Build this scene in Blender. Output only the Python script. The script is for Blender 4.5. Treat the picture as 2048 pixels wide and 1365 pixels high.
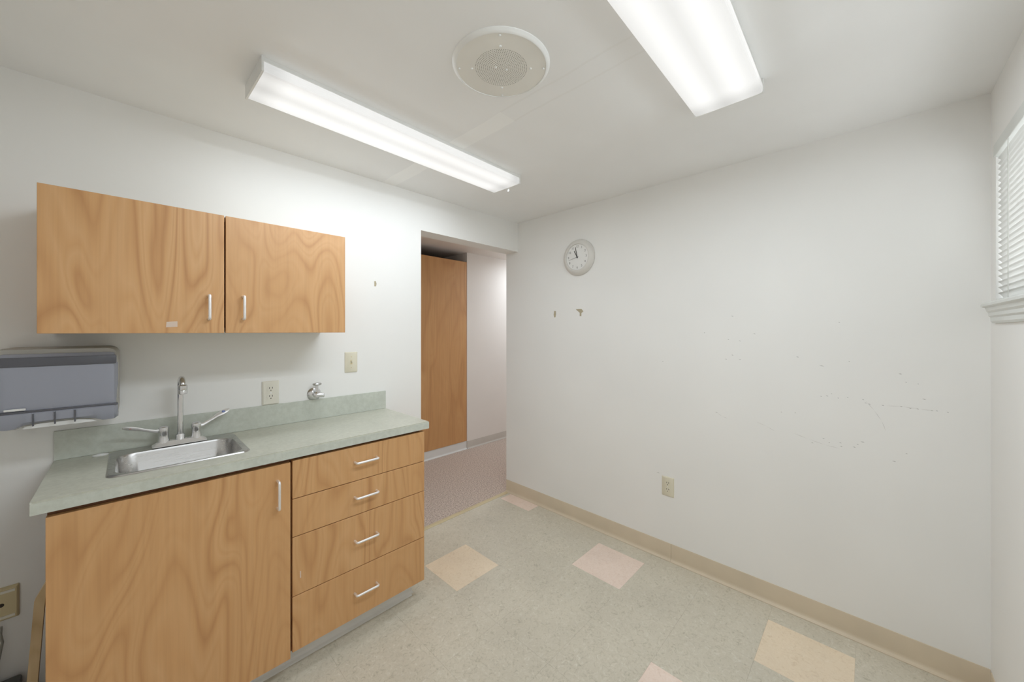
import bpy, bmesh, math, random
from mathutils import Vector, Matrix
random.seed(7)
for o in list(bpy.data.objects): bpy.data.objects.remove(o)
SC = bpy.context.scene
COL = SC.collection
PI = math.pi

# ------------------------------------------------------------------ camera
# world: x along the kitchen wall (x=0 at the clock wall), y=0 kitchen wall (room at y<0), z up, metres
F_PX, YAW, HORIZON = 740.4524, 0.7683, 662.0744
CAM = Vector((-2.2513, -2.1077, 1.3762))
cd = bpy.data.cameras.new('camera')
cd.sensor_width = 36.0
cd.lens = F_PX * 36.0 / 2048.0
cd.shift_y = (HORIZON - 682.5) / 2048.0
cd.clip_start = 0.01
cam = bpy.data.objects.new('camera', cd)
cam.location = CAM
cam.rotation_euler = (PI / 2, 0, YAW - PI / 2)
COL.objects.link(cam)
SC.camera = cam

# ------------------------------------------------------------------ world, exposure
SC.view_settings.view_transform = 'Standard'
SC.view_settings.look = 'None'
SC.view_settings.exposure = 0.12
SC.view_settings.gamma = 1.0
SC.view_settings.use_curve_mapping = False
w = bpy.data.worlds.new('sky'); SC.world = w; w.use_nodes = True
nt = w.node_tree
bg = nt.nodes['Background']            # even overcast sky outside the window
bg.inputs['Color'].default_value = (.93, .97, 1.0, 1)
bg.inputs['Strength'].default_value = 3.4
SC.cycles.max_bounces = 9
SC.cycles.diffuse_bounces = 6
SC.cycles.glossy_bounces = 4
SC.cycles.use_adaptive_sampling = True
SC.cycles.adaptive_threshold = 0.08
LAMP_W = 9.6           # light of the fixture by the window
LAMP_W2 = 4.8           # fixture by the wall cabinet, dimmed to even out the wall
HALL_W = 10.5
LAMP_RGB = (.845, .925, 1.0)
LENS_STRENGTH = .70

# ------------------------------------------------------------------ main dimensions
H = 2.27            # ceiling
W = 2.435           # room width (y from -W to 0)
XW = -2.73          # west wall
T = 0.3048          # floor tile
TX, TY = -1.048, -0.5401
XO, ZH, WT = -0.9255, 2.0335, 0.136   # opening edge, header height, wall thickness
YT = 0.0955         # edge of the tiles
YC = 1.265          # corridor far wall
HC = 2.287          # corridor ceiling

def lin(r, g, b):
    f = lambda c: (c / 255 / 12.92) if c / 255 <= .04045 else ((c / 255 + .055) / 1.055) ** 2.4
    return (f(r), f(g), f(b), 1)

def ray(px, py):
    fw = Vector((math.cos(YAW), math.sin(YAW), 0)); r = Vector((math.sin(YAW), -math.cos(YAW), 0))
    return fw + r * ((px - 1024) / F_PX) + Vector((0, 0, 1)) * ((HORIZON - py) / F_PX)
def on(ax, val, px, py):            # the point of the plane axis=val seen at a pixel of the photograph
    d = ray(px, py); return CAM + d * ((val - CAM[ax]) / d[ax])

# ------------------------------------------------------------------ materials
def mat(name, col, rough=.5, metal=0., spec=.5):
    m = bpy.data.materials.new(name); m.use_nodes = True
    b = m.node_tree.nodes['Principled BSDF']
    b.inputs['Base Color'].default_value = col
    b.inputs['Roughness'].default_value = rough
    b.inputs['Metallic'].default_value = metal
    b.inputs['Specular IOR Level'].default_value = spec
    return m
def nodes(m): return m.node_tree.nodes, m.node_tree.links, m.node_tree.nodes['Principled BSDF']
def world_vec(m, scale, rnd=0.):
    N, L, B = nodes(m)
    g = N.new('ShaderNodeNewGeometry')
    mp = N.new('ShaderNodeMapping'); mp.inputs['Scale'].default_value = scale
    if rnd:
        oi = N.new('ShaderNodeObjectInfo'); mu = N.new('ShaderNodeMath'); mu.operation = 'MULTIPLY'
        mu.inputs[1].default_value = rnd; L.new(oi.outputs['Random'], mu.inputs[0])
        ad = N.new('ShaderNodeVectorMath'); ad.operation = 'ADD'
        L.new(g.outputs['Position'], ad.inputs[0]); L.new(mu.outputs[0], ad.inputs[1])
        L.new(ad.outputs[0], mp.inputs['Vector'])
    else:
        L.new(g.outputs['Position'], mp.inputs['Vector'])
    return mp.outputs[0]
def noise(m, vec, scale, detail=2., rough=.5, dist=0.):
    N, L, B = nodes(m)
    n = N.new('ShaderNodeTexNoise'); n.inputs['Scale'].default_value = scale
    n.inputs['Detail'].default_value = detail; n.inputs['Roughness'].default_value = rough
    n.inputs['Distortion'].default_value = dist
    L.new(vec, n.inputs['Vector']); return n.outputs['Fac']
def ramp(m, fac, stops):
    N, L, B = nodes(m)
    r = N.new('ShaderNodeValToRGB'); e = r.color_ramp.elements
    e[0].position, e[0].color = stops[0]; e[1].position, e[1].color = stops[-1]
    for p, c in stops[1:-1]:
        k = e.new(p); k.color = c
    L.new(fac, r.inputs[0]); return r.outputs[0]
def mixc(m, a, b, fac, mode='MIX'):
    N, L, B = nodes(m)
    x = N.new('ShaderNodeMix'); x.data_type = 'RGBA'; x.blend_type = mode
    for s, v in ((x.inputs['Factor'], fac), (x.inputs['A'], a), (x.inputs['B'], b)):
        if hasattr(v, 'links'): L.new(v, s)
        else: s.default_value = v
    return x.outputs['Result']
def math_(m, op, a, b=0.):
    N, L, B = nodes(m)
    x = N.new('ShaderNodeMath'); x.operation = op
    for i, v in enumerate((a, b)):
        if hasattr(v, 'links'): L.new(v, x.inputs[i])
        else: x.inputs[i].default_value = v
    return x.outputs[0]
def bump(m, h, strength, dist=.001):
    N, L, B = nodes(m)
    b = N.new('ShaderNodeBump'); b.inputs['Strength'].default_value = strength
    b.inputs['Distance'].default_value = dist
    L.new(h, b.inputs['Height']); L.new(b.outputs[0], B.inputs['Normal'])
def base(m, c): m.node_tree.links.new(c, nodes(m)[2].inputs['Base Color'])

def paint(name, col, rough=.5, var=.03):
    m = mat(name, col, rough, 0, .22)
    v = world_vec(m, (1, 1, 1))
    n = noise(m, v, 2.2, 1)
    d = tuple(c * (1 - var) for c in col[:3]) + (1,)
    base(m, ramp(m, n, [(.3, d), (.7, col)]))
    return m
M = {}
M['wall'] = paint('wall_paint', lin(245, 244, 241), .62)
M['hall_wall'] = paint('hall_wall_paint', lin(240, 235, 230), .5)

# ceiling with a faint taped drywall seam and a smoother repaired strip
def ceiling_mat():
    m = mat('ceiling_paint', lin(247, 246, 243), .6, 0, .3)
    N, L, B = nodes(m)
    g = N.new('ShaderNodeNewGeometry'); s = N.new('ShaderNodeSeparateXYZ'); L.new(g.outputs['Position'], s.inputs[0])
    v = world_vec(m, (1, 1, 1))
    wob = math_(m, 'MULTIPLY', math_(m, 'SUBTRACT', noise(m, v, 5, 2), .5), .02)
    dx = math_(m, 'ABSOLUTE', math_(m, 'ADD', math_(m, 'ADD', s.outputs['X'], 1.152), wob))
    strip = math_(m, 'LESS_THAN', dx, .042)
    edge = math_(m, 'LESS_THAN', math_(m, 'ABSOLUTE', math_(m, 'SUBTRACT', dx, .042)), .0045)
    yy = math_(m, 'ADD', s.outputs['Y'], wob)
    part = math_(m, 'GREATER_THAN', yy, -1.02)
    c0 = ramp(m, noise(m, v, 2.5, 3), [(.3, lin(243, 243, 242)), (.7, lin(247, 247, 246))])
    c1 = mixc(m, c0, lin(253, 253, 251), math_(m, 'MULTIPLY', math_(m, 'MULTIPLY', strip, part), .8))
    c2 = mixc(m, c1, lin(238, 237, 234), math_(m, 'MULTIPLY', math_(m, 'MULTIPLY', edge, math_(m, 'SUBTRACT', 1., part)), .4))
    base(m, c2)
    return m
M['ceiling'] = ceiling_mat()

def wood(name, light, mid, dark, rough=.33, freq=25., mx=(.12, .82), stk=.75):
    m = mat(name, mid, rough, 0, .45)
    v = world_vec(m, (4.2, 4.2, 1.0), 23.)
    n = noise(m, v, 1.0, 1.6, .42, .55)
    rings = math_(m, 'PINGPONG', math_(m, 'MULTIPLY', n, freq), 1.)
    c = ramp(m, rings, [(0., dark), (.34, mid), (.75, light), (1., mid)])
    broad = noise(m, world_vec(m, (5.5, 5.5, .8), 11.), 1.0, 2)
    c = mixc(m, c, mid, ramp(m, broad, [(.35, (mx[0],) * 3 + (1,)), (.65, (mx[1],) * 3 + (1,))]))
    st = noise(m, world_vec(m, (95, 95, 2.2), 5.), 1.0, 3, .6)
    c = mixc(m, c, ramp(m, st, [(.3, (.93, .91, .89, 1)), (.62, (1.03, 1.03, 1.03, 1))]), stk, 'MULTIPLY')
    base(m, c)
    bump(m, st, .05, .0004)
    return m
M['wood'] = wood('maple_laminate', lin(219, 174, 125), lin(211, 163, 112), lin(190, 139, 90))
M['wood_hall'] = wood('closet_laminate', lin(214, 166, 114), lin(208, 158, 106), lin(192, 140, 90), .4, 9., (.3, .8), 1.)
M['gap'] = mat('cabinet_edge', lin(120, 80, 50), .6)
M['inside'] = mat('cabinet_inside', lin(205, 190, 165), .6)

def laminate(name, a, b, rough=.35):
    m = mat(name, a, rough, 0, .4)
    v = world_vec(m, (1, 1, 1))
    c = ramp(m, noise(m, v, 55, 4, .65), [(.35, a), (.65, b)])
    c = mixc(m, c, ramp(m, noise(m, v, 9, 3), [(.3, (.95, .95, .95, 1)), (.7, (1.03, 1.03, 1.03, 1))]), 1., 'MULTIPLY')
    base(m, c); return m
M['counter'] = laminate('sage_laminate', lin(194, 194, 180), lin(205, 205, 191))
M['counter_edge'] = laminate('sage_edge_laminate', lin(198, 202, 191), lin(208, 212, 202), .4)

def vct(name, a, b, c):
    m = mat(name, a, .32, 0, .45)
    v = world_vec(m, (1, 1, 1), 31.)
    # short streaky chips
    n = noise(m, v, 42, 4, .8, 1.6)
    col = ramp(m, n, [(.30, c), (.47, a), (.56, a), (.70, b)])
    n2 = noise(m, world_vec(m, (1, 1, 1)), 3.2, 3)
    col = mixc(m, col, ramp(m, n2, [(.3, (.93, .93, .92, 1)), (.7, (1.04, 1.04, 1.03, 1))]), 1., 'MULTIPLY')
    base(m, col)
    bump(m, noise(m, v, 40, 2), .04, .0006)
    return m
M['tile_green'] = vct('sage_vinyl_tile', lin(213, 206, 190), lin(229, 225, 213), lin(182, 176, 158))
M['tile_pink'] = vct('pink_vinyl_tile', lin(244, 224, 211), lin(250, 236, 226), lin(228, 205, 190))
M['tile_beige'] = vct('beige_vinyl_tile', lin(242, 224, 199), lin(248, 233, 212), lin(226, 205, 177))
M['subfloor'] = mat('tile_joint', lin(176, 170, 155), .8)

def carpet():
    m = mat('carpet', lin(150, 132, 122), .95, 0, .1)
    v = world_vec(m, (1, 1, 1))
    n = noise(m, v, 95, 3, .8)
    c = ramp(m, n, [(.32, lin(146, 129, 119)), (.5, lin(204, 187, 175)), (.68, lin(240, 227, 216))])
    base(m, c); bump(m, n, .8, .006); return m
M['carpet'] = carpet()
def vinyl(name, col, rough=.38):
    m = mat(name, col, rough, 0, .4)
    n = noise(m, world_vec(m, (1, 1, 1)), 6, 3)
    d = tuple(c * .93 for c in col[:3]) + (1,)
    base(m, ramp(m, n, [(.3, d), (.7, col)])); return m
M['cove'] = vinyl('tan_cove_base', lin(220, 205, 181))
M['cove_grey'] = vinyl('grey_cove_base', lin(228, 227, 224))
M['cove_hall'] = vinyl('hall_cove_base', lin(205, 199, 191))
M['strip'] = vinyl('cream_edge_strip', lin(212, 196, 158), .45)
M['chrome'] = mat('chrome', (.74, .74, .75, 1), .14, 1.)
def brushed():
    m = mat('brushed_steel', (.56, .55, .54, 1), .3, 1.)
    N, L, B = nodes(m)
    n = noise(m, world_vec(m, (6, 260, 260)), 1., 3)
    L.new(ramp(m, n, [(.3, (.24, .24, .24, 1)), (.7, (.40, .40, .40, 1))]), B.inputs['Roughness']); return m
M['steel'] = brushed()
M['satin'] = mat('satin_aluminium', (.93, .92, .92, 1), .5, .85)
M['ivory'] = vinyl('ivory_plastic', lin(238, 234, 221), .35)
M['ivory_dark'] = vinyl('aged_ivory_plastic', lin(218, 203, 162), .4)
M['almond'] = vinyl('almond_plastic', lin(229, 223, 202), .38)
M['dark'] = mat('dark_slot', lin(60, 50, 42), .7)
M['white'] = vinyl('white_enamel', lin(240, 240, 237), .35)
M['white_trim'] = vinyl('white_trim_paint', lin(228, 230, 226), .4)
M['plate'] = vinyl('offwhite_speaker_enamel', lin(240, 238, 231), .45)
M['perf'] = mat('speaker_hole', lin(140, 136, 126), .8)
M['smoke'] = mat('smoke_grey_plastic', lin(158, 161, 173), .2, 0, .5)
M['smoke_dark'] = mat('dark_smoke_plastic', lin(92, 93, 100), .3, 0, .5)
M['rim_grey'] = mat('grey_plastic_rim', lin(176, 174, 168), .45)
M['paper'] = vinyl('white_paper', lin(238, 238, 236), .8)
M['red'] = mat('red_index', lin(205, 120, 115), .4)
M['blue'] = mat('blue_index', lin(130, 145, 200), .4)
M['clock_case'] = vinyl('white_clock_plastic', lin(226, 223, 217), .4)
M['clock_face'] = vinyl('clock_face_paper', lin(243, 242, 239), .5)
M['ink'] = mat('grey_ink', lin(120, 117, 112), .6)
M['hand'] = mat('clock_hand_black', lin(85, 82, 80), .5)
M['scuff'] = mat('scuff_grey', lin(168, 166, 162), .7)
M['scuff_soft'] = mat('scuff_pale', lin(205, 202, 197), .7)
M['chip'] = mat('torn_drywall_paper', lin(183, 172, 146), .85)
M['tan_wood'] = wood('pale_pine', lin(214, 190, 150), lin(204, 178, 136), lin(184, 156, 114), .55)
M['box_dark'] = mat('dark_grey_plastic', lin(84, 86, 84), .5)
M['cord'] = mat('grey_cord', lin(150, 150, 142), .5)
M['string'] = mat('pale_string', lin(214, 214, 208), .7)
M['residue'] = mat('sticker_residue', lin(220, 200, 184), .7)
def blind():
    m = mat('white_blind_slat', lin(240, 240, 238), .45)
    N, L, B = nodes(m)
    t = N.new('ShaderNodeBsdfTranslucent'); t.inputs['Color'].default_value = lin(242, 242, 240)
    mx = N.new('ShaderNodeMixShader'); mx.inputs[0].default_value = .5
    L.new(B.outputs[0], mx.inputs[1]); L.new(t.outputs[0], mx.inputs[2])
    L.new(mx.outputs[0], N['Material Output'].inputs[0])
    n = noise(m, world_vec(m, (1, 1, 1)), 8, 2)
    base(m, ramp(m, n, [(.3, lin(234, 234, 232)), (.7, lin(242, 242, 240))])); return m
M['slat'] = blind()
def glass():
    m = mat('window_glass', (1, 1, 1, 1), .02)
    nodes(m)[2].inputs['Transmission Weight'].default_value = 1.
    nodes(m)[2].inputs['IOR'].default_value = 1.1
    return m
M['glass'] = glass()

def lens_mat(name, strength, half):
    # acrylic wrap lens: the two tubes behind it glow along their length and stop short of the end caps
    m = bpy.data.materials.new(name); m.use_nodes = True
    N, L, B = nodes(m)
    B.inputs['Base Color'].default_value = lin(150, 150, 149); B.inputs['Roughness'].default_value = .4
    tc = N.new('ShaderNodeTexCoord'); s = N.new('ShaderNodeSeparateXYZ'); L.new(tc.outputs['Object'], s.inputs[0])
    ax = math_(m, 'ABSOLUTE', s.outputs['X'])
    r = N.new('ShaderNodeMapRange'); r.interpolation_type = 'SMOOTHSTEP'
    r.inputs['From Min'].default_value = half - .015; r.inputs['From Max'].default_value = half - .10
    r.inputs['To Min'].default_value = .72; r.inputs['To Max'].default_value = 1.
    L.new(ax, r.inputs['Value'])
    dy = math_(m, 'ABSOLUTE', math_(m, 'SUBTRACT', math_(m, 'ABSOLUTE', s.outputs['Y']), .055))
    r2 = N.new('ShaderNodeMapRange'); r2.interpolation_type = 'SMOOTHSTEP'
    r2.inputs['From Min'].default_value = .06; r2.inputs['From Max'].default_value = .0
    r2.inputs['To Min'].default_value = .9; r2.inputs['To Max'].default_value = 1.12
    L.new(dy, r2.inputs['Value'])
    e = math_(m, 'MULTIPLY', math_(m, 'MULTIPLY', r.outputs[0], r2.outputs[0]), strength)
    B.inputs['Emission Color'].default_value = (1., 1., .985, 1)
    L.new(e, B.inputs['Emission Strength'])
    m.cycles.emission_sampling = 'NONE'
    return m
M['lens'] = lens_mat('lit_acrylic_lens', LENS_STRENGTH, .625)
M['lens_hall'] = M['lens']

# ------------------------------------------------------------------ mesh helpers
def new(): return bmesh.new()
def box(bm, x0, x1, y0, y1, z0, z1, bev=0., seg=2):
    vs = [bm.verts.new(p) for p in ((x0, y0, z0), (x1, y0, z0), (x1, y1, z0), (x0, y1, z0), (x0, y0, z1), (x1, y0, z1), (x1, y1, z1), (x0, y1, z1))]
    fs = [bm.faces.new([vs[i] for i in f]) for f in ((3, 2, 1, 0), (4, 5, 6, 7), (0, 1, 5, 4), (1, 2, 6, 5), (2, 3, 7, 6), (3, 0, 4, 7))]
    if bev:
        es = list({e for f in fs for e in f.edges})
        bmesh.ops.bevel(bm, geom=es, offset=bev, segments=seg, profile=.5, affect='EDGES')
    return bm
def prism(bm, pts, ax, a, b):
    # polygon pts in the two other axes, extruded along ax from a to b
    def P(p, t):
        return {0: (t, p[0], p[1]), 1: (p[0], t, p[1]), 2: (p[0], p[1], t)}[ax]
    va = [bm.verts.new(P(p, a)) for p in pts]; vb = [bm.verts.new(P(p, b)) for p in pts]
    n = len(pts)
    bm.faces.new(va); bm.faces.new(vb[::-1])
    for i in range(n):
        bm.faces.new((va[i], vb[i], vb[(i + 1) % n], va[(i + 1) % n]))
    bmesh.ops.recalc_face_normals(bm, faces=bm.faces)
    return bm
def frame(bm, u0, u1, v0, v1, U0, U1, V0, V1, ax, a, b):
    # slab with a rectangular hole (u,v) inside (U,V)
    def P(p, t): return {0: (t, p[0], p[1]), 1: (p[0], t, p[1]), 2: (p[0], p[1], t)}[ax]
    o = [(U0, V0), (U1, V0), (U1, V1), (U0, V1)]; i = [(u0, v0), (u1, v0), (u1, v1), (u0, v1)]
    oa = [bm.verts.new(P(p, a)) for p in o]; ob = [bm.verts.new(P(p, b)) for p in o]
    ia = [bm.verts.new(P(p, a)) for p in i]; ib = [bm.verts.new(P(p, b)) for p in i]
    for k in range(4):
        j = (k + 1) % 4
        bm.faces.new((oa[k], oa[j], ia[j], ia[k])); bm.faces.new((ob[k], ib[k], ib[j], ob[j]))
        bm.faces.new((oa[k], ob[k], ob[j], oa[j])); bm.faces.new((ia[k], ia[j], ib[j], ib[k]))
    bmesh.ops.recalc_face_normals(bm, faces=bm.faces); return bm
def lathe(bm, prof, n=32, center=(0, 0, 0), axis='Z'):
    # prof: list of (radius, height)
    R = {'Z': Matrix.Identity(3), 'X': Matrix(((0, 0, 1), (1, 0, 0), (0, 1, 0))), 'Y': Matrix(((1, 0, 0), (0, 0, 1), (0, -1, 0)))}[axis]
    c = Vector(center); rings = []
    for r, h in prof:
        if r < 1e-6: rings.append([bm.verts.new(c + R @ Vector((0, 0, h)))])
        else: rings.append([bm.verts.new(c + R @ Vector((r * math.cos(2 * PI * k / n), r * math.sin(2 * PI * k / n), h))) for k in range(n)])
    for A, B in zip(rings, rings[1:]):
        for k in range(n):
            j = (k + 1) % n
            if len(A) == 1 and len(B) == 1: continue
            if len(A) == 1: bm.faces.new((A[0], B[k], B[j]))
            elif len(B) == 1: bm.faces.new((A[k], B[0], A[j]))
            else: bm.faces.new((A[k], B[k], B[j], A[j]))
    bmesh.ops.recalc_face_normals(bm, faces=bm.faces); return bm
def tube(bm, pts, r, n=12, cap=True):
    pts = [Vector(p) for p in pts]; rs = r if isinstance(r, (list, tuple)) else [r] * len(pts)
    rings = []; up = None
    for i, p in enumerate(pts):
        t = (pts[min(i + 1, len(pts) - 1)] - pts[max(i - 1, 0)]).normalized()
        if up is None:
            up = Vector((0, 0, 1)) if abs(t.z) < .9 else Vector((1, 0, 0))
        a = t.cross(up).normalized(); up = a.cross(t).normalized()
        rings.append([bm.verts.new(p + (a * math.cos(2 * PI * k / n) + up * math.sin(2 * PI * k / n)) * rs[i]) for k in range(n)])
    for A, B in zip(rings, rings[1:]):
        for k in range(n):
            j = (k + 1) % n; bm.faces.new((A[k], A[j], B[j], B[k]))
    if cap: bm.faces.new(rings[0][::-1]); bm.faces.new(rings[-1])
    bmesh.ops.recalc_face_normals(bm, faces=bm.faces); return bm
def rrect(x0, x1, y0, y1, r, n=6):
    out = []
    for cx, cy, a0 in ((x1 - r, y1 - r, 0), (x0 + r, y1 - r, PI / 2), (x0 + r, y0 + r, PI), (x1 - r, y0 + r, 1.5 * PI)):
        for k in range(n + 1):
            a = a0 + PI / 2 * k / n; out.append((cx + r * math.cos(a), cy + r * math.sin(a)))
    return out
def loft(bm, loops, closed_end=False, closed_start=False):
    rings = [[bm.verts.new(p) for p in l] for l in loops]; n = len(rings[0])
    for A, B in zip(rings, rings[1:]):
        for k in range(n):
            j = (k + 1) % n; bm.faces.new((A[k], A[j], B[j], B[k]))
    if closed_end: bm.faces.new(rings[-1])
    if closed_start: bm.faces.new(rings[0][::-1])
    bmesh.ops.recalc_face_normals(bm, faces=bm.faces); return bm
def tag(o, label=None, cat=None, group=None, kind=None):
    if label: o['label'] = label
    if cat: o['category'] = cat
    if group: o['group'] = group
    if kind: o['kind'] = kind
    return o
ORG = {}
def mesh(name, bm, m, parent=None, smooth=False, label=None):
    """link bm (world coordinates) as one mesh object; under a parent its vertices become relative to that thing's base"""
    org = ORG.get(parent.name, Vector()) if parent else Vector()
    if org.length: bmesh.ops.translate(bm, vec=-org, verts=bm.verts)
    me = bpy.data.meshes.new(name); bm.to_mesh(me); bm.free()
    if smooth:
        me.polygons.foreach_set('use_smooth', [True] * len(me.polygons))
        try: me.set_sharp_from_angle(angle=math.radians(38))
        except Exception: pass
    me.materials.append(m)
    o = bpy.data.objects.new(name, me); COL.objects.link(o)
    if parent: o.parent = parent; ORG[o.name] = org
    if label: o['label'] = label
    return o
def thing(name, loc, label, cat, group=None):
    o = bpy.data.objects.new(name, None); o.empty_display_size = .05
    o.location = loc; COL.objects.link(o); ORG[o.name] = Vector(loc)
    return tag(o, label, cat, group)
def single(name, bm, m, loc, label, cat, group=None, smooth=False):
    bmesh.ops.translate(bm, vec=-Vector(loc), verts=bm.verts)
    o = mesh(name, bm, m, None, smooth); o.location = loc
    return tag(o, label, cat, group)
def struct(name, bm, m, label, cat, smooth=False):
    o = mesh(name, bm, m, None, smooth); return tag(o, label, cat, None, 'structure')

# ------------------------------------------------------------------ room shell
bm = prism(new(), [(XW, 0), (XO, 0), (XO, ZH), (0, ZH), (0, H + .1), (XW, H + .1)], 1, 0, WT)
wall_n = struct('wall_north', bm, M['wall'], 'white painted wall behind the sink cabinets with an open doorway', 'wall')
bm = box(new(), 0, .12, -W - .15, WT, 0, H + .1)
wall_e = struct('wall_east', bm, M['wall'], 'long white scuffed wall with the clock', 'wall')
WX0, WX1, WZ0, WZ1 = -1.02, -.075, 1.478, 2.048          # window opening
bm = frame(new(), WX0, WX1, WZ0, WZ1, XW - .12, .0, 0, H + .1, 1, -W, -W - .15)
wall_s = struct('wall_south', bm, M['wall'], 'white wall with the small high window', 'wall')
bm = box(new(), XW - .12, XW, -W, WT, 0, H + .1)
struct('wall_west', bm, M['wall'], 'white wall at the near end of the room', 'wall')
bm = box(new(), XW, 0, -W, 0, H, H + .1)
ceil = struct('ceiling', bm, M['ceiling'], 'white drywall ceiling with a faint taped seam', 'ceiling')

# floor: slab and one object for each tile
bm = box(new(), XW, 0, -W, YT, -.06, -.0030)
floor = struct('floor', bm, M['subfloor'], 'sage green vinyl tile floor with pink and beige accent tiles', 'floor')
accent = {(0, 0): 'tile_beige', (2, -2): 'tile_pink', (3, 1): 'tile_pink', (2, -5): 'tile_beige', (0, -4): 'tile_pink',
          (-4, -2): 'tile_pink', (-3, -6): 'tile_beige'}
G = .00012
full = {}
def tile_mesh(key, sx, sy):
    b = box(new(), 0, sx, 0, sy, -.0032, 0)
    top = [e for e in b.edges if all(abs(v.co.z) < 1e-6 for v in e.verts)]
    bmesh.ops.bevel(b, geom=top, offset=.0003, segments=1, affect='EDGES')
    me = bpy.data.meshes.new('floor_tile'); b.to_mesh(me); b.free(); me.materials.append(M[key]); return me
for i in range(-8, 5):
    for j in range(-8, 3):
        x0, x1 = max(TX + i * T, XW), min(TX + (i + 1) * T, 0)
        y0, y1 = max(TY + j * T, -W), min(TY + (j + 1) * T, YT)
        if x1 - x0 < .01 or y1 - y0 < .02: continue
        key = accent.get((i, j), 'tile_green')
        k = (key, round(x1 - x0, 4), round(y1 - y0, 4))
        if k not in full: full[k] = tile_mesh(key, x1 - x0 - 2 * G, y1 - y0 - 2 * G)
        t = bpy.data.objects.new('floor_tile', full[k]); COL.objects.link(t); t.parent = floor
        t.location = (x0 + G, y0 + G, 0)
        if key != 'tile_green': t['label'] = 'pink accent floor tile' if 'pink' in key else 'beige accent floor tile'

# edge strip between tiles and carpet
prof = [(YT, -.003), (YT, .002), (YT + .008, .005), (YT + .030, .005), (YT + .040, .0015), (YT + .040, -.003)]
struct('trim_1', prism(new(), prof, 0, XO, 0), M['strip'], 'cream strip on the floor where tiles meet carpet', 'trim')

# ------------------------------------------------------------------ corridor beyond the opening
HX0, HX1 = -2.82, 3.2
struct('floor_corridor', box(new(), HX0, HX1, YT + .0405, 2.0, -.06, .0), M['carpet'], 'speckled taupe carpet in the corridor', 'carpet')
struct('ceiling_corridor', box(new(), HX0, HX1, WT, 2.0, HC, HC + .1), M['hall_wall'], 'pale ceiling of the corridor', 'ceiling')
CX0, CX1 = -.76, .485                                   # closet alcove
struct('wall_corridor_far', box(new(), CX1, HX1, YC, 2.0, 0, HC), M['hall_wall'], 'pale corridor wall beside the wooden closet', 'wall')
struct('wall_corridor_west', box(new(), HX0, CX0, YC, 2.0, 0, HC), M['hall_wall'], 'corridor wall left of the wooden closet', 'wall')
struct('wall_closet_back', box(new(), CX0, CX1, 1.9, 2.0, 0, HC), M['hall_wall'], 'wall at the back of the closet recess', 'wall')
struct('wall_corridor_near', box(new(), .12, HX1, 0, WT, 0, HC), M['hall_wall'], 'corridor wall behind the clock wall', 'wall')
struct('wall_corridor_end', box(new(), HX1, HX1 + .1, 0, 2.0, 0, HC), M['hall_wall'], 'end wall of the corridor', 'wall')
struct('wall_corridor_start', box(new(), HX0 - .1, HX0, WT, 2.0, 0, HC), M['hall_wall'], 'other end wall of the corridor', 'wall')

def cove(bm, ax, a, b, at, sgn, h=.102):
    # vinyl cove base: thin web and a rounded toe; at = wall plane, sgn = direction into the room
    p = [(0, 0), (.017, 0), (.017, .003), (.0150, .0055), (.0085, .0085), (.0045, .0135), (.0032, .022), (.003, h - .003), (.0018, h), (0, h)]
    pts = [(at + sgn * u, v) for u, v in p]
    return prism(bm, pts, ax, a, b)
SEAM = -1.255
b1 = cove(new(), 1, WT - .002, SEAM + .0006, 0, -1)
base_e = struct('baseboard_east', b1, M['cove'], 'tan vinyl cove base along the clock wall', 'baseboard', True)
mesh('base_length', cove(new(), 1, SEAM - .0006, -W + .001, 0, -1), M['cove'], base_e, True)
struct('baseboard_south', cove(new(), 0, -.017, XW, -W, 1), M['cove'], 'tan vinyl cove base under the window', 'baseboard', True)
struct('baseboard_north', cove(new(), 0, -2.415, XW, 0, -1), M['cove'], 'tan vinyl cove base left of the sink cabinet', 'baseboard', True)
struct('baseboard_west', cove(new(), 1, -W + .018, -.018, XW, 1), M['cove'], 'tan vinyl cove base at the near end of the room', 'baseboard', True)
struct('baseboard_corridor', cove(new(), 0, CX1, HX1, YC, -1, .088), M['cove_hall'], 'grey vinyl cove base along the corridor wall', 'baseboard', True)

# closet in the corridor
t = thing('closet_cabinet', (-.14, 1.56, 0), 'tall brown wooden closet cabinet seen through the doorway', 'cabinet')
mesh('body', box(new(), CX0 + .004, CX1 - .004, YC + .022, 1.88, .095, 2.172), M['gap'], t)
mesh('door', box(new(), -.136, CX1 - .003, YC + .001, YC + .021, .095, 2.176, .0015), M['wood_hall'], t)
mesh('door', box(new(), CX0 + .003, -.140, YC + .001, YC + .021, .095, 2.176, .0015), M['wood_hall'], t)
mesh('toe_base', cove(new(), 0, CX0 + .002, CX1 - .002, YC + .008, -1, .093), M['cove_grey'], t, True)

# ------------------------------------------------------------------ sink cabinet, drawer cabinet, worktop
YF = -.466        # plane of the door and drawer fronts
KX0, KX1, KM = -2.412, -1.199, -1.805
def pull(parent, p0, p1, out, r=.0050, stand=.027):
    """bent bar pull between two points of a front; out = outward direction"""
    p0, p1, out = Vector(p0), Vector(p1), Vector(out)
    d = (p1 - p0).normalized(); k = .007
    pts = [p0, p0 + out * (stand - k)]
    for a in (.25, .5, .75): pts.append(p0 + out * (stand - k + k * math.sin(a * PI / 2)) + d * k * (1 - math.cos(a * PI / 2)))
    pts.append(p0 + out * stand + d * k)
    q = [p1, p1 + out * (stand - k)]
    for a in (.25, .5, .75): q.append(p1 + out * (stand - k + k * math.sin(a * PI / 2)) - d * k * (1 - math.cos(a * PI / 2)))
    q.append(p1 + out * stand - d * k)
    return mesh('handle', tube(new(), pts + q[::-1], r, 10), M['satin'], parent, True, 'satin metal bar handle')
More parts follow.
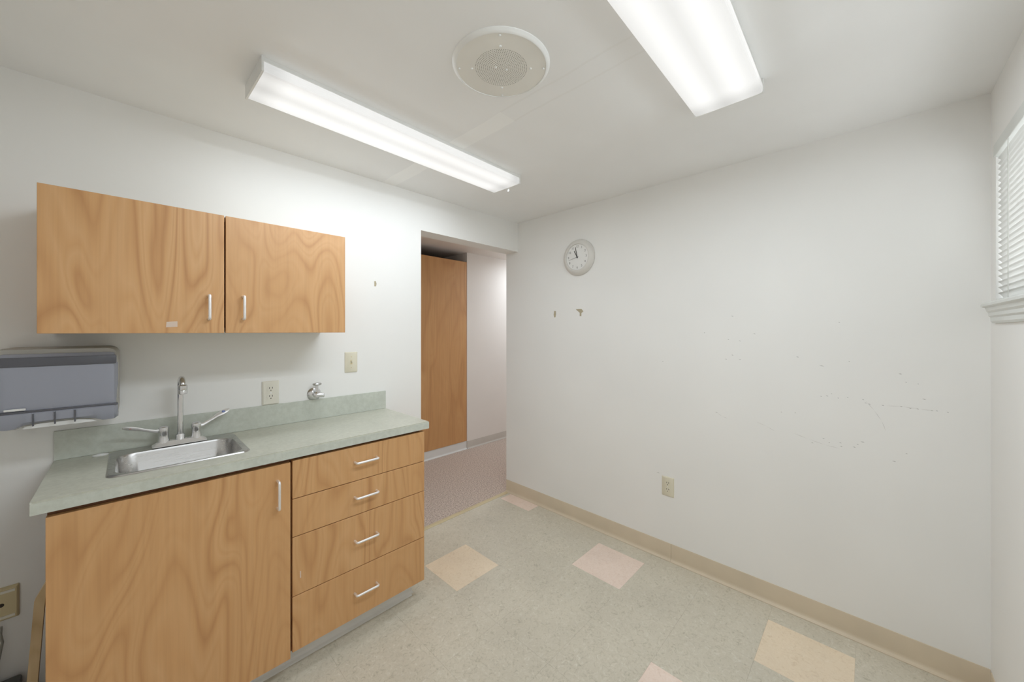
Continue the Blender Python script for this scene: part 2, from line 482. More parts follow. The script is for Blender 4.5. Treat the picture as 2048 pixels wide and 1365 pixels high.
def carcass(t, x0, x1, ztop=.872):
    mesh('side_panel', box(new(), x0, x0 + .016, YF + .0215, -.012, .0955, ztop), M['gap'], t)
    mesh('side_panel', box(new(), x1 - .016, x1, YF + .0215, -.012, .0955, ztop), M['wood'] if x1 > KX1 - .01 else M['gap'], t)
    mesh('bottom_panel', box(new(), x0 + .0165, x1 - .0165, YF + .0215, -.014, .095, .111), M['inside'], t)
    mesh('back_panel', box(new(), x0 + .0165, x1 - .0165, -.0135, -.008, .1115, ztop), M['inside'], t)
    mesh('top_rail', box(new(), x0 + .0165, x1 - .0165, YF + .0215, YF + .037, ztop - .04, ztop), M['gap'], t)
TK = -.381
t = thing('sink_base_cabinet', (-2.108, -.24, 0), 'wooden base cabinet with one wide door under the sink', 'cabinet')
carcass(t, KX0 + .001, KM - .001)
d = mesh('door', box(new(), KX0, KM - .0035, YF, YF + .020, .082, .857, .0012), M['wood'], t)
pull(d, (-1.853, YF, .797), (-1.853, YF, .692), (0, -1, 0))
mesh('toe_kick', cove(new(), 0, KX0 + .018, KM - .0015, TK, -1, .088), M['cove_grey'], t, True)
t = thing('drawer_base_cabinet', (-1.502, -.24, 0), 'wooden base cabinet with four drawers beside the doorway', 'cabinet')
carcass(t, KM + .001, KX1 - .001)
zs = [.862, .7085, .5567, .3209, .0995]
hz = [.793, .638, .444, .211]
for a, b, hh in zip(zs, zs[1:], hz):
    g0, g1 = .0014, .0014
    d = mesh('drawer', box(new(), KM + .0035, KX1, YF, YF + .020, b + g0, a - g1, .0012), M['wood'], t)
    pull(d, (-1.556, YF, hh), (-1.456, YF, hh), (0, -1, 0))
    if abs(hh - .444) < .01:
        mesh('scratch', box(new(), -1.775, -1.771, YF - .0004, YF + .001, .385, .412), M['residue'], d)
mesh('toe_kick', cove(new(), 0, KM - .001, KX1 - .030, TK, -1, .088), M['cove_grey'], t, True)
mesh('toe_kick', cove(new(), 1, TK, -.014, KX1 - .030, 1, .088), M['cove_grey'], t, True)

CL, CR, CF, CZ, CT = -2.438, -1.175, -.478, .910, .036
SX0, SX1, SY0, SY1 = -2.303, -1.921, -.388, -.026       # sink rim
t = thing('worktop', (-1.81, -.24, CZ - CT), 'sage green laminate worktop with a low backsplash', 'worktop')
bm = frame(new(), SX0 + .014, SX1 - .014, SY0 + .014, SY1 - .012, CL, CR, CF + .0012, -.0105, 2, CZ - CT, CZ)
ed = [e for e in bm.edges if all(v.co.z > CZ - .001 and (abs(v.co.x - CR) < .001 or abs(v.co.y - CF - .0012) < .001) for v in e.verts)
      or all(abs(v.co.x - CR) < .001 and abs(v.co.y - CF - .0012) < .001 for v in e.verts)]
bmesh.ops.bevel(bm, geom=ed, offset=.004, segments=2, affect='EDGES')
mesh('top', bm, M['counter'], t)
mesh('front_edge', box(new(), CL + .0005, CR - .0045, CF, CF + .0010, CZ - CT + .0005, CZ - .0045), M['counter_edge'], t)
mesh('backsplash', box(new(), CL, CR, -.0100, -.0005, CZ, 1.0152, .001), M['counter_edge'], t, False, 'sage laminate backsplash')

# sink
t = thing('sink', ((SX0 + SX1) / 2, (SY0 + SY1) / 2, CZ), 'small stainless steel drop-in sink in the worktop', 'sink')
def L3(p, z): return [(x, y, z) for x, y in p]
n = 7
by1 = -.100     # back edge of the bowl; the deck behind it carries the faucet
loops = [L3(rrect(SX0, SX1, SY0, SY1, .030, n), CZ + .0006), L3(rrect(SX0 + .004, SX1 - .004, SY0 + .004, SY1 - .003, .028, n), CZ + .0042),
         L3(rrect(SX0 + .014, SX1 - .014, SY0 + .013, SY1 - .006, .026, n), CZ + .0042),
         L3(rrect(SX0 + .020, SX1 - .020, SY0 + .020, by1, .050, n), CZ + .0022),
         L3(rrect(SX0 + .024, SX1 - .024, SY0 + .024, by1 - .004, .050, n), CZ - .005),
         L3(rrect(SX0 + .032, SX1 - .032, SY0 + .032, by1 - .012, .052, n), CZ - .110),
         L3(rrect(SX0 + .050, SX1 - .050, SY0 + .050, by1 - .030, .050, n), CZ - .130),
         L3(rrect(-2.15, -2.074, -.275, -.20, .036, n), CZ - .134)]
mesh('basin', loft(new(), loops, True), M['steel'], t, True)
mesh('drain', lathe(new(), [(.0, CZ - .1322), (.022, CZ - .1322), (.030, CZ - .1318), (.034, CZ - .1336)], 24, (-2.112, -.2375, 0)), M['chrome'], t, True)

# faucet
FX, FY = -2.104, -.064
ZD = CZ + .0045
t = thing('faucet', (FX, FY, ZD), 'chrome gooseneck faucet with two wrist blade handles', 'faucet')
lp = lambda hx, hy, z: [(FX + x, FY + y, z) for x, y in rrect(-hx, hx, -hy, hy, .006, 4)]
mesh('deck_plate', loft(new(), [lp(.084, .027, ZD), lp(.084, .027, ZD + .003), lp(.066, .014, ZD + .017)], True, True), M['satin'], t, True)
mesh('spout_collar', lathe(new(), [(.0, .038), (.0135, .038), (.015, .034), (.015, .016), (.018, .012), (.018, .006)], 24, (FX, FY, ZD)), M['chrome'], t, True)
pts = [(FX, FY, ZD + .03), (FX, FY, ZD + .12), (FX, FY, ZD + .2375)]
R = .030; dx, dy = .05, -.9987
for k in range(1, 13):
    a = PI * k / 12
    pts.append((FX + dx * R * (1 - math.cos(a)), FY + dy * R * (1 - math.cos(a)), ZD + .2375 + R * math.sin(a)))
tip = pts[-1]
mesh('spout', tube(new(), pts, .0098, 18), M['chrome'], t, True)
mesh('aerator', lathe(new(), [(.0, 0), (.0125, 0), (.0148, .002), (.0150, .013), (.0142, .015), (.0150, .017), (.0150, .034), (.0105, .038)], 24, (tip[0], tip[1], tip[2] - .030)), M['chrome'], t, True)
for s, key, ang in ((-1, 'red', 188), (1, 'blue', 8)):
    hx = FX + s * .050
    h = mesh('handle', lathe(new(), [(.0, .079), (.010, .078), (.0160, .073), (.0172, .062), (.0158, .048), (.0150, .040), (.0175, .024), (.0190, .012)], 24, (hx, FY, ZD)), M['chrome'], t, True)
    a = math.radians(ang); ux, uy = math.cos(a), math.sin(a)
    px_, py_ = -uy, ux
    up_ = 1.35 if s > 0 else .85
    secs = []
    for s_, zz, hw, th in ((.006, .0, .007, .0075), (.024, .002, .006, .006), (.048, .012, .0055, .005), (.072, .024, .0085, .0055), (.092, .031, .0115, .0065), (.108, .036, .0095, .0055), (.116, .038, .004, .003)):
        c = Vector((hx + ux * s_, FY + uy * s_, ZD + .060 + zz * up_))
        secs.append([tuple(c + Vector((px_, py_, .55)) * hw * math.cos(q) + Vector((0, 0, 1)) * th * math.sin(q)) for q in [2 * PI * i / 12 for i in range(12)]])
    bl = mesh('blade', loft(new(), secs, True, True), M['satin'], h, True)
    c = Vector((hx + ux * .094, FY + uy * .094 - .004, ZD + .060 + .0315 * up_ + .0025))
    mesh('index_dot', lathe(new(), [(0, .0048), (.0050, .0044), (.0058, .002), (.0058, -.002)], 16, c), M[key], bl, True)

# soap on the worktop behind the sink
sp = on(2, CZ, 222, 903)
bm = lathe(new(), [(0, .008), (.010, .0078), (.019, .0055), (.022, .003), (.020, .0)], 24)
bmesh.ops.scale(bm, vec=(1, .55, 1), verts=bm.verts)
bmesh.ops.translate(bm, vec=(-2.325, -.045, CZ), verts=bm.verts)
single('soap', bm, M['paper'], (-2.325, -.045, CZ), 'thin white soap piece beside the back corner of the sink', 'soap', None, True)

# ------------------------------------------------------------------ wall cabinet
UX0, UX1, UXS, UY, UZ0, UZ1 = -2.442, -1.541, -1.9945, -.325, 1.368, 1.819
t = thing('wall_cabinet', (-1.99, -.16, UZ0), 'wooden wall cabinet with two doors above the sink', 'cabinet')
mesh('side_panel', box(new(), UX0 + .001, UX0 + .017, UY + .021, -.001, UZ0, UZ1 - .001), M['wood'], t)
mesh('side_panel', box(new(), UX1 - .017, UX1 - .001, UY + .021, -.001, UZ0, UZ1 - .001), M['wood'], t)
mesh('bottom_panel', box(new(), UX0 + .0175, UX1 - .0175, UY + .021, -.001, UZ0 + .004, UZ0 + .020), M['inside'], t)
mesh('top_panel', box(new(), UX0 + .0175, UX1 - .0175, UY + .021, -.001, UZ1 - .018, UZ1 - .002), M['inside'], t)
mesh('back_panel', box(new(), UX0 + .0175, UX1 - .0175, -.006, -.001, UZ0 + .0205, UZ1 - .0185), M['inside'], t)
mesh('centre_stile', box(new(), UXS - .02, UXS + .02, UY + .0215, UY + .036, UZ0 + .0205, UZ1 - .0185), M['gap'], t)
dl = mesh('door', box(new(), UX0, UXS - .0025, UY, UY + .020, UZ0, UZ1, .0012), M['wood'], t)
dr = mesh('door', box(new(), UXS + .0025, UX1, UY, UY + .020, UZ0, UZ1, .0012), M['wood'], t)
pull(dl, (-2.043, UY, 1.508), (-2.043, UY, 1.420), (0, -1, 0))
pull(dr, (-1.937, UY, 1.511), (-1.937, UY, 1.422), (0, -1, 0))
rs = [on(1, UY, *p) for p in ((333, 644), (355, 643), (355, 654), (332, 655))]
bm = prism(new(), [(p.x, p.z) for p in rs], 1, UY - .0004, UY + .0005)
mesh('sticker_residue', bm, M['residue'], dl, False, 'pale sticker residue')

# ------------------------------------------------------------------ electrical plates
def plate(t, c, wid, hei, n, m, th=.006):
    """cover plate centred at c on a wall; n = wall normal axis ('y-' or 'x-')"""
    def P(u, v, d): return (c[0] + u, c[1] - d, c[2] + v) if n == 'y-' else (c[0] - d, c[1] - u, c[2] + v)
    a = [P(u, v, 0) for u, v in rrect(-wid / 2, wid / 2, -hei / 2, hei / 2, .003, 3)]
    b = [P(u, v, th * .45) for u, v in rrect(-wid / 2, wid / 2, -hei / 2, hei / 2, .003, 3)]
    e = [P(u, v, th) for u, v in rrect(-wid / 2 + .005, wid / 2 - .005, -hei / 2 + .005, hei / 2 - .005, .003, 3)]
    mesh('cover_plate', loft(new(), [a, b, e], True, True), m, t, True)
    return P
def pbox(P, u0, u1, v0, v1, d0, d1):
    bm = new()
    loft(bm, [[P(u, v, d) for u, v in ((u0, v0), (u1, v0), (u1, v1), (u0, v1))] for d in (d0, d1)], True, True); return bm
def duplex(name, c, n, m, label, th=.006):
    t = thing(name, c, label, 'outlet', 'duplex outlets')
    P = plate(t, c, .0715, .115, n, m, th)
    for s in (-1, 1):
        v0 = s * .0195
        lo = [[P(u, v0 + v, d) for u, v in rrect(-.0165, .0165, -.0135, .0135, .0105, 4)] for d in (th, th + .0015)]
        r = mesh('receptacle', loft(new(), lo, True, True), m, t)
        for u in (-.0062, .0062):
            mesh('slot', pbox(P, u - .0013, u + .0013, v0 + .001, v0 + .009, th + .0013, th + .0018), M['dark'], r)
        lo = [[P(.0 + .0024 * math.cos(q), v0 - .0068 + .0024 * math.sin(q), d) for q in [2 * PI * i / 10 for i in range(10)]] for d in (th + .0013, th + .0018)]
        mesh('slot', loft(new(), lo, True, True), M['dark'], r)
    lo = [[P(.003 * math.cos(q), .003 * math.sin(q), d) for q in [2 * PI * i / 10 for i in range(10)]] for d in (th, th + .001)]
    mesh('screw', loft(new(), lo, True, True), M['satin'], t)
    return t
duplex('outlet', (-1.7705, 0, 1.0735), 'y-', M['ivory'], 'ivory outlet on the wall just above the backsplash', .009)
duplex('outlet', (0, -1.236, .4405), 'x-', M['almond'], 'almond outlet low on the clock wall above the baseboard')
t = thing('light_switch', (-1.3795, 0, 1.1995), 'almond toggle light switch on the wall beside the wall cabinet', 'switch')
P = plate(t, (-1.3795, 0, 1.1995), .070, .1145, 'y-', M['almond'])
mesh('toggle_slot', pbox(P, -.0055, .0055, -.0125, .0125, .0055, .0064), M['ivory_dark'], t)
bm = new(); loft(bm, [[P(u, v, d) for u, v in q] for d, q in ((.006, ((-.0042, -.006), (.0042, -.006), (.0042, .006), (-.0042, .006))), (.016, ((-.0034, .004), (.0034, .004), (.0034, .011), (-.0034, .011))))], True, True)
mesh('toggle', bm, M['almond'], t)
for v in (-.030, .030):
    lo = [[P(.0026 * math.cos(q), v + .0026 * math.sin(q), d) for q in [2 * PI * i / 10 for i in range(10)]] for d in (.006, .0068)]
    mesh('screw', loft(new(), lo, True, True), M['ivory_dark'], t)
# jack plate at the left edge
t = thing('wall_jack', (-2.549, 0, .453), 'yellowed wall jack plate with a dark socket left of the sink cabinet', 'jack')
P = plate(t, (-2.549, 0, .453), .072, .110, 'y-', M['ivory_dark'], .012)
lo = [[P(.0062 * math.cos(q), .0062 * math.sin(q), d) for q in [2 * PI * i / 14 for i in range(14)]] for d in (.012, .0128)]
mesh('socket', loft(new(), lo, True, True), M['dark'], t)
for v in (-.042, .042):
    mesh('ridge', pbox(P, -.028, .028, v - .004, v + .004, .0115, .0145), M['ivory'], t)

# chrome shut-off valve on the wall
VX, VZ = -1.573, 1.043
t = thing('shutoff_valve', (VX, 0, VZ), 'small chrome shut-off valve on the wall above the backsplash', 'valve')
mesh('escutcheon', lathe(new(), [(.0, .016), (.012, .016), (.024, .012), (.033, .004), (.0350, .0)], 28, (VX, -.0005, VZ), 'Y'), M['chrome'], t, True)
for o in t.children:      # the lathe along Y points to +y: mirror it towards the room
    for v in o.data.vertices: v.co.y = -abs(v.co.y)
    o.data.flip_normals()
mesh('body', tube(new(), [(VX, -.010, VZ), (VX, -.030, VZ), (VX, -.034, VZ), (VX, -.046, VZ), (VX, -.050, VZ)], [.011, .011, .0165, .0165, .010], 8), M['chrome'], t, False)
mesh('outlet_stub', tube(new(), [(VX, -.040, VZ), (VX + .020, -.042, VZ - .002), (VX + .036, -.044, VZ - .006)], [.012, .0125, .0105], 12), M['chrome'], t, True)
h = mesh('stem', tube(new(), [(VX, -.038, VZ + .010), (VX + .002, -.038, VZ + .050)], .0075, 12), M['chrome'], t, True)
bm = lathe(new(), [(0, .008), (.008, .0078), (.020, .005), (.023, .0), (.018, -.005), (0, -.006)], 20)
bmesh.ops.scale(bm, vec=(1, .6, 1), verts=bm.verts)
bmesh.ops.translate(bm, vec=(VX + .003, -.038, VZ + .055), verts=bm.verts)
mesh('handle', bm, M['steel'], t, True)

# ------------------------------------------------------------------ paper towel dispenser
DX0, DX1, DZ0, DZ1, DY = -2.545, -2.274, 1.056, 1.318, -.205
t = thing('towel_dispenser', ((DX0 + DX1) / 2, 0, DZ0), 'dark smoky plastic paper towel dispenser left of the faucet', 'dispenser')
mid = (DX0 + DX1) / 2
cs = rrect(DX0, DX1 - .002, DZ0 + .016, DZ1 + .002, .026, 6)
mesh('back_case', loft(new(), [[(x, y, z) for x, z in cs] for y in (-.0108, -.176)] + [[((x - mid) * .97 + mid, -.186, (z - DZ0 - .13) * .97 + DZ0 + .13) for x, z in cs]], True, True), M['rim_grey'], t, True, 'grey rim of the dispenser case')
# cover: side profile (y,z) lofted across x, with an arched lower edge
prof = [(-.058, .008), (-.150, .004), (-.192, .012), (-.203, .032), (-.206, .058), (-.196, .066), (-.199, .082), (-.203, .14), (-.203, .205), (-.200, .232), (-.192, .246), (-.150, .248), (-.058, .248)]
secs = []
NX = 28
for i in range(NX + 1):
    u = i / NX; x = DX0 + .006 + (DX1 - DX0 - .010) * u
    e = min(u, 1 - u) * (DX1 - DX0); rr = .020
    ins = 0 if e > rr else rr - math.sqrt(max(rr * rr - (rr - e) ** 2, 0))
    a = (x - mid) / .088
    arch = .016 * max(0, 1 - a * a) ** .5 if abs(a) < 1 else 0.
    flare = -.004 * u
    s = []
    for y, z in prof:
        yy = y + ins * (1 if y < -.1 else .4); zz = z
        if z < .02: zz = z + arch + ins * .3
        if z > .22: zz = z - ins * .9
        s.append((x, yy, DZ0 + zz))
    secs.append(s)
bm = new()
rings = [[bm.verts.new(p) for p in s] for s in secs]
for A, B in zip(rings, rings[1:]):
    for k in range(len(prof) - 1): bm.faces.new((A[k], A[k + 1], B[k + 1], B[k]))
bm.faces.new(rings[0]); bm.faces.new(rings[-1][::-1])
bmesh.ops.recalc_face_normals(bm, faces=bm.faces)
cov = mesh('cover', bm, M['smoke'], t, True)
mesh('top_band', box(new(), DX0 + .010, DX1 - .008, -.2065, -.198, DZ0 + .206, DZ0 + .236, .003), M['smoke_dark'], cov, True)
for x in (-2.462, -2.418, -2.376):
    mesh('rib', box(new(), x - .0018, x + .0018, -.2085, -.200, DZ0 + .018, DZ0 + .058, .0008), M['smoke_dark'], cov)
mesh('lower_band', box(new(), DX0 + .004, DX1 - .004, -.2035, -.190, DZ0 + .0605, DZ0 + .0675, .002), M['smoke_dark'], cov, True)
mesh('highlight_bar', box(new(), -2.518, -2.476, -.2055, -.200, DZ0 + .070, DZ0 + .077, .002), M['paper'], cov, True, 'pale bar painted as a highlight')  # white bar painted in as the highlight on the cover
# towel edge hanging in the arch
bm = new()
pts = [(mid - .075, DZ0 + .009), (mid + .082, DZ0 + .009), (mid + .070, DZ0 + .016), (mid + .04, DZ0 + .022), (mid - .04, DZ0 + .022), (mid - .070, DZ0 + .016)]
mesh('towel_edge', prism(bm, pts, 1, -.1895, -.1885), M['paper'], t, False, 'white paper towel edge')

# ------------------------------------------------------------------ things on the floor left of the cabinet
# pale board leaning in the gap
zt = .50
bm = prism(new(), [(-2.482, 0), (-2.461, 0), (-2.4285, .56), (-2.4255, .612), (-2.4495, .560)], 1, -.30, -.278)
single('wood_board', bm, M['tan_wood'], (-2.472, -.289, 0), 'pale wooden board with a slanted top leaning beside the sink cabinet', 'board')
bm = box(new(), -2.70, -2.505, -.115, -.014, 0, .203, .008)
single('storage_box', bm, M['box_dark'], (-2.64, -.065, 0), 'low dark grey box on the floor under the wall jack', 'box', None, True)
cp = [(-2.549, -.016, .385), (-2.549, -.022, .36), (-2.545, -.024, .335), (-2.551, -.024, .29), (-2.560, -.024, .24), (-2.566, -.026, .2055)]
single('cord', tube(new(), cp, .0035, 8), M['cord'], (-2.566, -.026, .2055), 'grey cord hanging below the wall jack', 'cord', None, True)

# ------------------------------------------------------------------ clock
CY, CZc = -.606, 1.903
t = thing('wall_clock', (0, CY, CZc), 'round white wall clock with grey numerals', 'clock')
bm = lathe(new(), [(0, .0), (.128, .0), (.130, .006), (.127, .016), (.115, .028), (.103, .034), (.094, .033), (.0925, .026), (0, .026)], 56)
# lathe built along +z: turn so that +z points to -x (into the room)
ROT = Matrix.Rotation(-PI / 2, 3, 'Y')
bmesh.ops.rotate(bm, cent=(0, 0, 0), matrix=ROT, verts=bm.verts)
bmesh.ops.translate(bm, vec=(0, CY, CZc), verts=bm.verts)
mesh('case', bm, M['clock_case'], t, True)
bm = lathe(new(), [(0, .0275), (.0915, .0275), (.0915, .0262)], 48)
bmesh.ops.rotate(bm, cent=(0, 0, 0), matrix=ROT, verts=bm.verts); bmesh.ops.translate(bm, vec=(0, CY, CZc), verts=bm.verts)
face = mesh('dial', bm, M['clock_face'], t)
def cl(u, v, d): return (-d, CY - u, CZc + v)          # dial plane: u right, v up
def hand(name, deg, ln, tail, w0, w1, d, m):
    a = math.radians(deg); c, s = math.sin(a), math.cos(a)
    q = [(-tail, w0), (ln, w1), (ln, -w1), (-tail, -w0)]
    lo = [[cl(p * c + k * s, p * s - k * c, dd) for p, k in q] for dd in (d, d + .0008)]
    return mesh(name, loft(new(), lo, True, True), m, t)
hand('hour_hand', 331, .052, .008, .0030, .0024, .0290, M['hand'])
hand('minute_hand', 349, .073, .010, .0024, .0018, .0302, M['hand'])
hand('second_hand', 256, .074, .014, .0009, .0007, .0314, M['ink'])
bm = new(); lo = [[cl(.005 * math.cos(q), .005 * math.sin(q), d) for q in [2 * PI * i / 16 for i in range(16)]] for d in (.0276, .0328)]
mesh('hub', loft(bm, lo, True, True), M['hand'], t)
for k in range(1, 13):
    cu = bpy.data.curves.new('numeral', 'FONT'); cu.body = str(k); cu.size = .0235; cu.align_x = 'CENTER'; cu.align_y = 'CENTER'
    ob = bpy.data.objects.new('numeral_source', cu); COL.objects.link(ob)
    bpy.context.view_layer.update()
    me = bpy.data.meshes.new_from_object(ob); bpy.data.objects.remove(ob); bpy.data.curves.remove(cu)
    me.name = 'numeral'
    a = math.radians(30 * k)
    for v in me.vertices:
        x, y = v.co.x + .075 * math.sin(a), v.co.y + .075 * math.cos(a)
        p = Vector(cl(x, y, .0279)) - Vector((0, CY, CZc)); v.co = p
    me.materials.clear(); me.materials.append(M['ink'])
    o = bpy.data.objects.new('numeral', me); COL.objects.link(o); o.parent = face

# ------------------------------------------------------------------ marks on the walls
def wall_patch(name, pts, m, parent, wall):
    if wall == 'e':
        q = [on(0, 0, *p) for p in pts]; bm = prism(new(), [(p.y, p.z) for p in q], 0, -.0006, .0004)
    else:
        q = [on(1, 0, *p) for p in pts]; bm = prism(new(), [(p.x, p.z) for p in q], 1, -.0006, .0004)
    return mesh(name, bm, m, parent)
zc = lambda x, y: (1060 + x / 5.69, 440 + y / 5.69)
wall_patch('paint_chip', [zc(*p) for p in ((520, 1018), (585, 1014), (608, 1042), (585, 1062), (584, 1096), (566, 1096), (566, 1058), (545, 1040))], M['chip'], wall_e, 'e')['label'] = 'torn tan paint chip below the clock'
wall_patch('paint_chip', [zc(*p) for p in ((276, 1038), (294, 1040), (296, 1075), (290, 1110), (276, 1112), (270, 1080))], M['chip'], wall_e, 'e')['label'] = 'narrow tan paint chip'
wall_patch('nail_hole', [(748.5, 563), (751.5, 562.5), (753, 568), (752, 573), (748.5, 573)], M['chip'], wall_n, 'n')
bm = new()
zs5 = lambda x, y: (1300 + x / 3.303, 600 + y / 3.303)
def streak(pa, pb, wpx):
    a, b = on(0, 0, *pa), on(0, 0, *pb)
    d = Vector((0, b.y - a.y, b.z - a.z)); nrm = Vector((0, -d.z, d.y)).normalized() * wpx * .0012
    m_ = (a + b) / 2
    va = [bm.verts.new((-.0004, p.y, p.z)) for p in (a, m_ + nrm, b, m_ - nrm)]; bm.faces.new(va)
dots = [(545, 108, 8), (360, 218, 5), (690, 225, 8), (518, 262, 6), (595, 272, 8), (85, 408, 5), (975, 378, 10), (1316, 408, 6), (1654, 490, 12), (1692, 545, 6), (1772, 556, 6),
        (1170, 636, 9), (1200, 622, 5), (1244, 650, 5), (1306, 646, 6), (1130, 638, 5), (1408, 660, 8), (1425, 682, 8), (1450, 690, 8), (1538, 698, 9), (1660, 706, 10), (1720, 718, 9), (1768, 722, 10),
        (1812, 657, 14), (1862, 733, 10), (1895, 735, 8), (1968, 744, 8), (868, 742, 5), (960, 748, 6), (1147, 917, 8), (1072, 946, 8), (1184, 944, 6), (1258, 946, 8), (1264, 970, 8), (1405, 940, 14),
        (1372, 956, 8), (1350, 974, 10), (1614, 1068, 14), (54, 1144, 12), (440, 744, 8), (545, 366, 8), (503, 393, 7), (595, 395, 9), (1134, 437, 16), (1695, 1018, 8), (1250, 150, 6)]
for x, y, s in dots:
    streak(zs5(x - s, y - s * .25), zs5(x + s, y + s * .25), 1.0)
sm = mesh('scuff_marks', bm, M['scuff'], wall_e); sm['kind'] = 'stuff'
bm = new()
for pl in ([(440, 745), (480, 772), (515, 785)], [(700, 806), (770, 836), (832, 872)], [(940, 878), (1050, 922), (1160, 960), (1260, 985)], [(1425, 668), (1480, 730), (1530, 800), (1560, 870)], [(1560, 700), (1660, 706), (1780, 722), (1890, 736)], [(1660, 880 - 640), (1664, 241)]):
    for a, b in zip(pl, pl[1:]): streak(zs5(*a), zs5(*b), .5)
sm = mesh('scratch_lines', bm, M['scuff_soft'], wall_e); sm['kind'] = 'stuff'

# ------------------------------------------------------------------ ceiling speaker
SXc, SYc = -1.3795, -1.2145
t = thing('ceiling_speaker', (SXc, SYc, H), 'round off-white perforated speaker grille on the ceiling', 'speaker')
mesh('rim', lathe(new(), [(.1635, H), (.1635, H - .002), (.158, H - .007), (.1525, H - .0105), (.1505, H - .0105), (.1500, H - .009), (.1500, H)], 72, (SXc, SYc, 0)), M['white'], t, True)
mesh('face_plate', lathe(new(), [(.1500, H - .0085), (.10, H - .0092), (0, H - .0092)], 64, (SXc, SYc, 0)), M['plate'], t, True)
zp = H - .0092
bm = new()
for k in range(0, 14):
    r = .0066 * k; n = max(1, 6 * k)
    for i in range(n):
        a = 2 * PI * i / n; cx, cy = SXc + r * math.cos(a), SYc + r * math.sin(a)
        bm.faces.new([bm.verts.new((cx + .00165 * math.cos(q), cy + .00165 * math.sin(q), zp - .0002)) for q in [-2 * PI * j / 6 for j in range(6)]])
pf = mesh('perforations', bm, M['perf'], t); pf['kind'] = 'stuff'
sr = Vector((math.sin(YAW), -math.cos(YAW), 0)); sf = Vector((math.cos(YAW), math.sin(YAW), 0))
for r in (.0985, .1415):
    for d in (sr, -sr, sf, -sf):
        c = Vector((SXc, SYc, 0)) + d * r
        mesh('screw', lathe(new(), [(0, zp - .0032), (.0028, zp - .0028), (.0042, zp - .0012), (.0044, zp)], 14, c), M['white'], t, True)
for d in (sr * .018 + sf * .006, -sr * .018 - sf * .006):
    c = Vector((SXc, SYc, 0)) + d
    mesh('screw', lathe(new(), [(0, zp - .0032), (.0026, zp - .0028), (.0038, zp - .0012), (.004, zp)], 14, c), M['white'], t, True)

# ------------------------------------------------------------------ fluorescent fixtures
def fixture(loc, rot, label, lens, length=1.262, width=.222, zc=H, tab=False, watt=None):
    t = bpy.data.objects.new('ceiling_light', None); t.location = loc; t.rotation_euler = (0, 0, rot); COL.objects.link(t)
    tag(t, label, 'ceiling light', 'wraparound fluorescent fixtures')
    hl, hw = length / 2, width / 2
    # steel pan against the ceiling
    mesh('pan', prism(new(), [(-hw + .004, 0), (hw - .004, 0), (hw - .004, -.014), (hw - .010, -.016), (-hw + .010, -.016), (-hw + .004, -.014)], 0, -hl + .004, hl - .004), M['white'], t)
    # acrylic lens: sides lean in and roll into a shallow bottom
    p = []
    for y, z in ((hw - .002, -.0165), (hw, -.030), (hw - .001, -.0435), (hw - .004, -.0478), (hw - .012, -.0495), (.04, -.0508), (0, -.051)):
        p.append((y, z))
    p = p + [(-y, z) for y, z in p[-2::-1]]
    mesh('lens', prism(new(), p, 0, -hl + .006, hl - .006), lens, t, False)
    for s in (-1, 1):
        x0, x1 = (hl - .006, hl) if s > 0 else (-hl, -hl + .006)
        c = mesh('end_cap', prism(new(), [(-hw - .002, 0), (hw + .002, 0), (hw + .002, -.050), (hw, -.052), (-hw, -.052), (-hw - .002, -.050)], 0, x0, x1), M['white'], t)
        if tab and s > 0:
            mesh('latch_tab', box(new(), hl, hl + .004, -.02, -.008, -.070, -.046, .001), M['white'], c)
    # the light the tubes throw down through the lens
    ld = bpy.data.lights.new('tube_light', 'AREA'); ld.shape = 'RECTANGLE'; ld.size = length - .06; ld.size_y = width - .03
    ld.energy = watt or LAMP_W; ld.color = LAMP_RGB
    lo = bpy.data.objects.new('tube_light', ld); COL.objects.link(lo); lo.parent = t; lo.location = (0, 0, -.0535)
    for s in (-1, 1):        # and sideways through the flanks of the wrap lens
        ld = bpy.data.lights.new('tube_side_light', 'AREA'); ld.shape = 'RECTANGLE'; ld.size = length - .08; ld.size_y = .022
        ld.energy = (watt or LAMP_W) * .15; ld.color = LAMP_RGB; ld.spread = math.radians(100)
        lo = bpy.data.objects.new('tube_side_light', ld); COL.objects.link(lo); lo.parent = t
        lo.location = (0, s * (hw + .0025), -.032); lo.rotation_euler = (s * math.radians(58), 0, 0)
    return t
fixture((-1.3245, -.571, H), .0215, 'lit fluorescent ceiling light nearer the wall cabinet', M['lens'], 1.262, .215, H, True, LAMP_W2)
fixture((-1.3195, -1.733, H), .016, 'lit fluorescent ceiling light nearer the window', M['lens'], 1.262, .226, H)
fixture((1.7, .70, HC), 0, 'lit fluorescent ceiling light in the corridor behind the clock wall', M['lens_hall'], 1.22, .226, HC, False, HALL_W)
fixture((-1.55, .78, HC), 0, 'added unseen ceiling light that brightens the corridor behind the sink wall', M['lens_hall'], 1.22, .226, HC, False, 3.0)  # second corridor lamp, added out of view to lift the dim closet recess

# ------------------------------------------------------------------ window and blind
bm = frame(new(), WX0 + .04, WX1 - .04, WZ0 + .04, WZ1 - .04, WX0 + .001, WX1 - .001, WZ0 + .001, WZ1 - .001, 1, -W - .135, -W - .09)
wn = struct('window_1', bm, M['white_trim'], 'small high window with white blinds', 'window')
mesh('pane', box(new(), WX0 + .041, WX1 - .041, -W - .115, -W - .111, WZ0 + .041, WZ1 - .041), M['glass'], wn)
mesh('mullion', box(new(), (WX0 + WX1) / 2 - .015, (WX0 + WX1) / 2 + .015, -W - .110, -W - .088, WZ0 + .0405, WZ1 - .0405), M['white_trim'], wn)
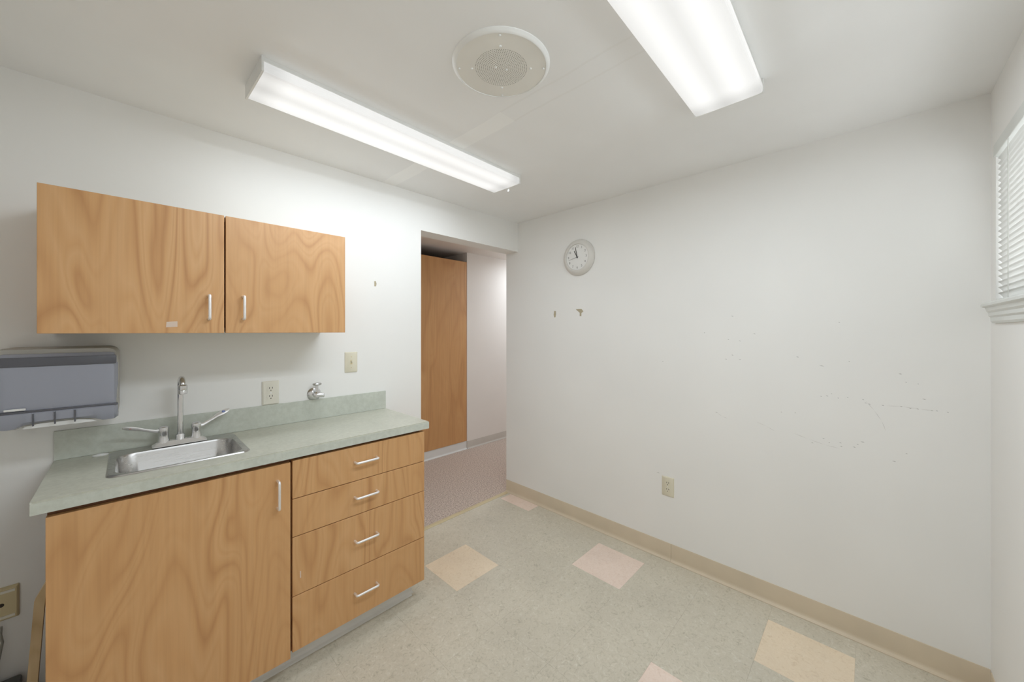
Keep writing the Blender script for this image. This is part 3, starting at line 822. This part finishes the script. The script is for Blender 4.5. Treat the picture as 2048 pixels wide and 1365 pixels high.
# sill with moulded apron
SE = -.050
prof = [(-W - .088, 1.4605), (-W + .004, 1.4605), (-W + .024, 1.4605), (-W + .031, 1.4650), (-W + .031, 1.4735), (-W + .026, 1.4780), (-W - .088, 1.4780)]
bm = new(); prism(bm, prof[1:-1] + [(-W + .0002, 1.4780), (-W + .0002, 1.4605)], 0, WX0 - .03, SE)
mesh('sill', bm, M['white_trim'], wn)
prof = [(-W, 1.4603), (-W + .024, 1.4603), (-W + .021, 1.448), (-W + .016, 1.441), (-W + .016, 1.430), (-W + .011, 1.424), (-W + .011, 1.411), (-W + .007, 1.404), (-W, 1.404)]
mesh('apron', prism(new(), prof, 0, WX0 - .012, SE - .020), M['white_trim'], wn)
BX0, BX1 = WX0 + .004, WX1 - .003
t = thing('window_blind', ((BX0 + BX1) / 2, -W - .004, 1.479), 'white horizontal slat blind in the high window', 'blind')
mesh('headrail', box(new(), BX0, BX1, -W - .030, -W + .006, 2.003, 2.046, .002), M['white_trim'], t)
mesh('bottom_rail', box(new(), BX0, BX1, -W - .020, -W + .001, 1.4795, 1.4895, .003), M['white_trim'], t, True)
hs = .0127; ang = math.radians(58)
bm = new(); prof = []
for k in range(5):
    u = -1 + k / 2; prof.append((u * hs, .0016 * (1 - u * u)))
a = [(y * math.cos(ang) - z * math.sin(ang), y * math.sin(ang) + z * math.cos(ang)) for y, z in prof]
b_ = [(y * math.cos(ang) - (z - .0005) * math.sin(ang), y * math.sin(ang) + (z - .0005) * math.cos(ang)) for y, z in prof[::-1]]
prism(bm, a + b_, 0, -(BX1 - BX0) / 2 + .002, (BX1 - BX0) / 2 - .002)
sme = bpy.data.meshes.new('slat'); bm.to_mesh(sme); bm.free(); sme.materials.append(M['slat'])
nsl = 25
for k in range(nsl):
    o = bpy.data.objects.new('slat', sme); COL.objects.link(o); o.parent = t
    o.location = (0, -.007, 1.5015 + k * .0202 - 1.479)
for x in (-.262, -.545, -.84):
    mesh('ladder_cord', tube(new(), [(x, -W + .0035, 1.485), (x, -W + .0035, 2.004)], .0011, 6), M['string'], t)
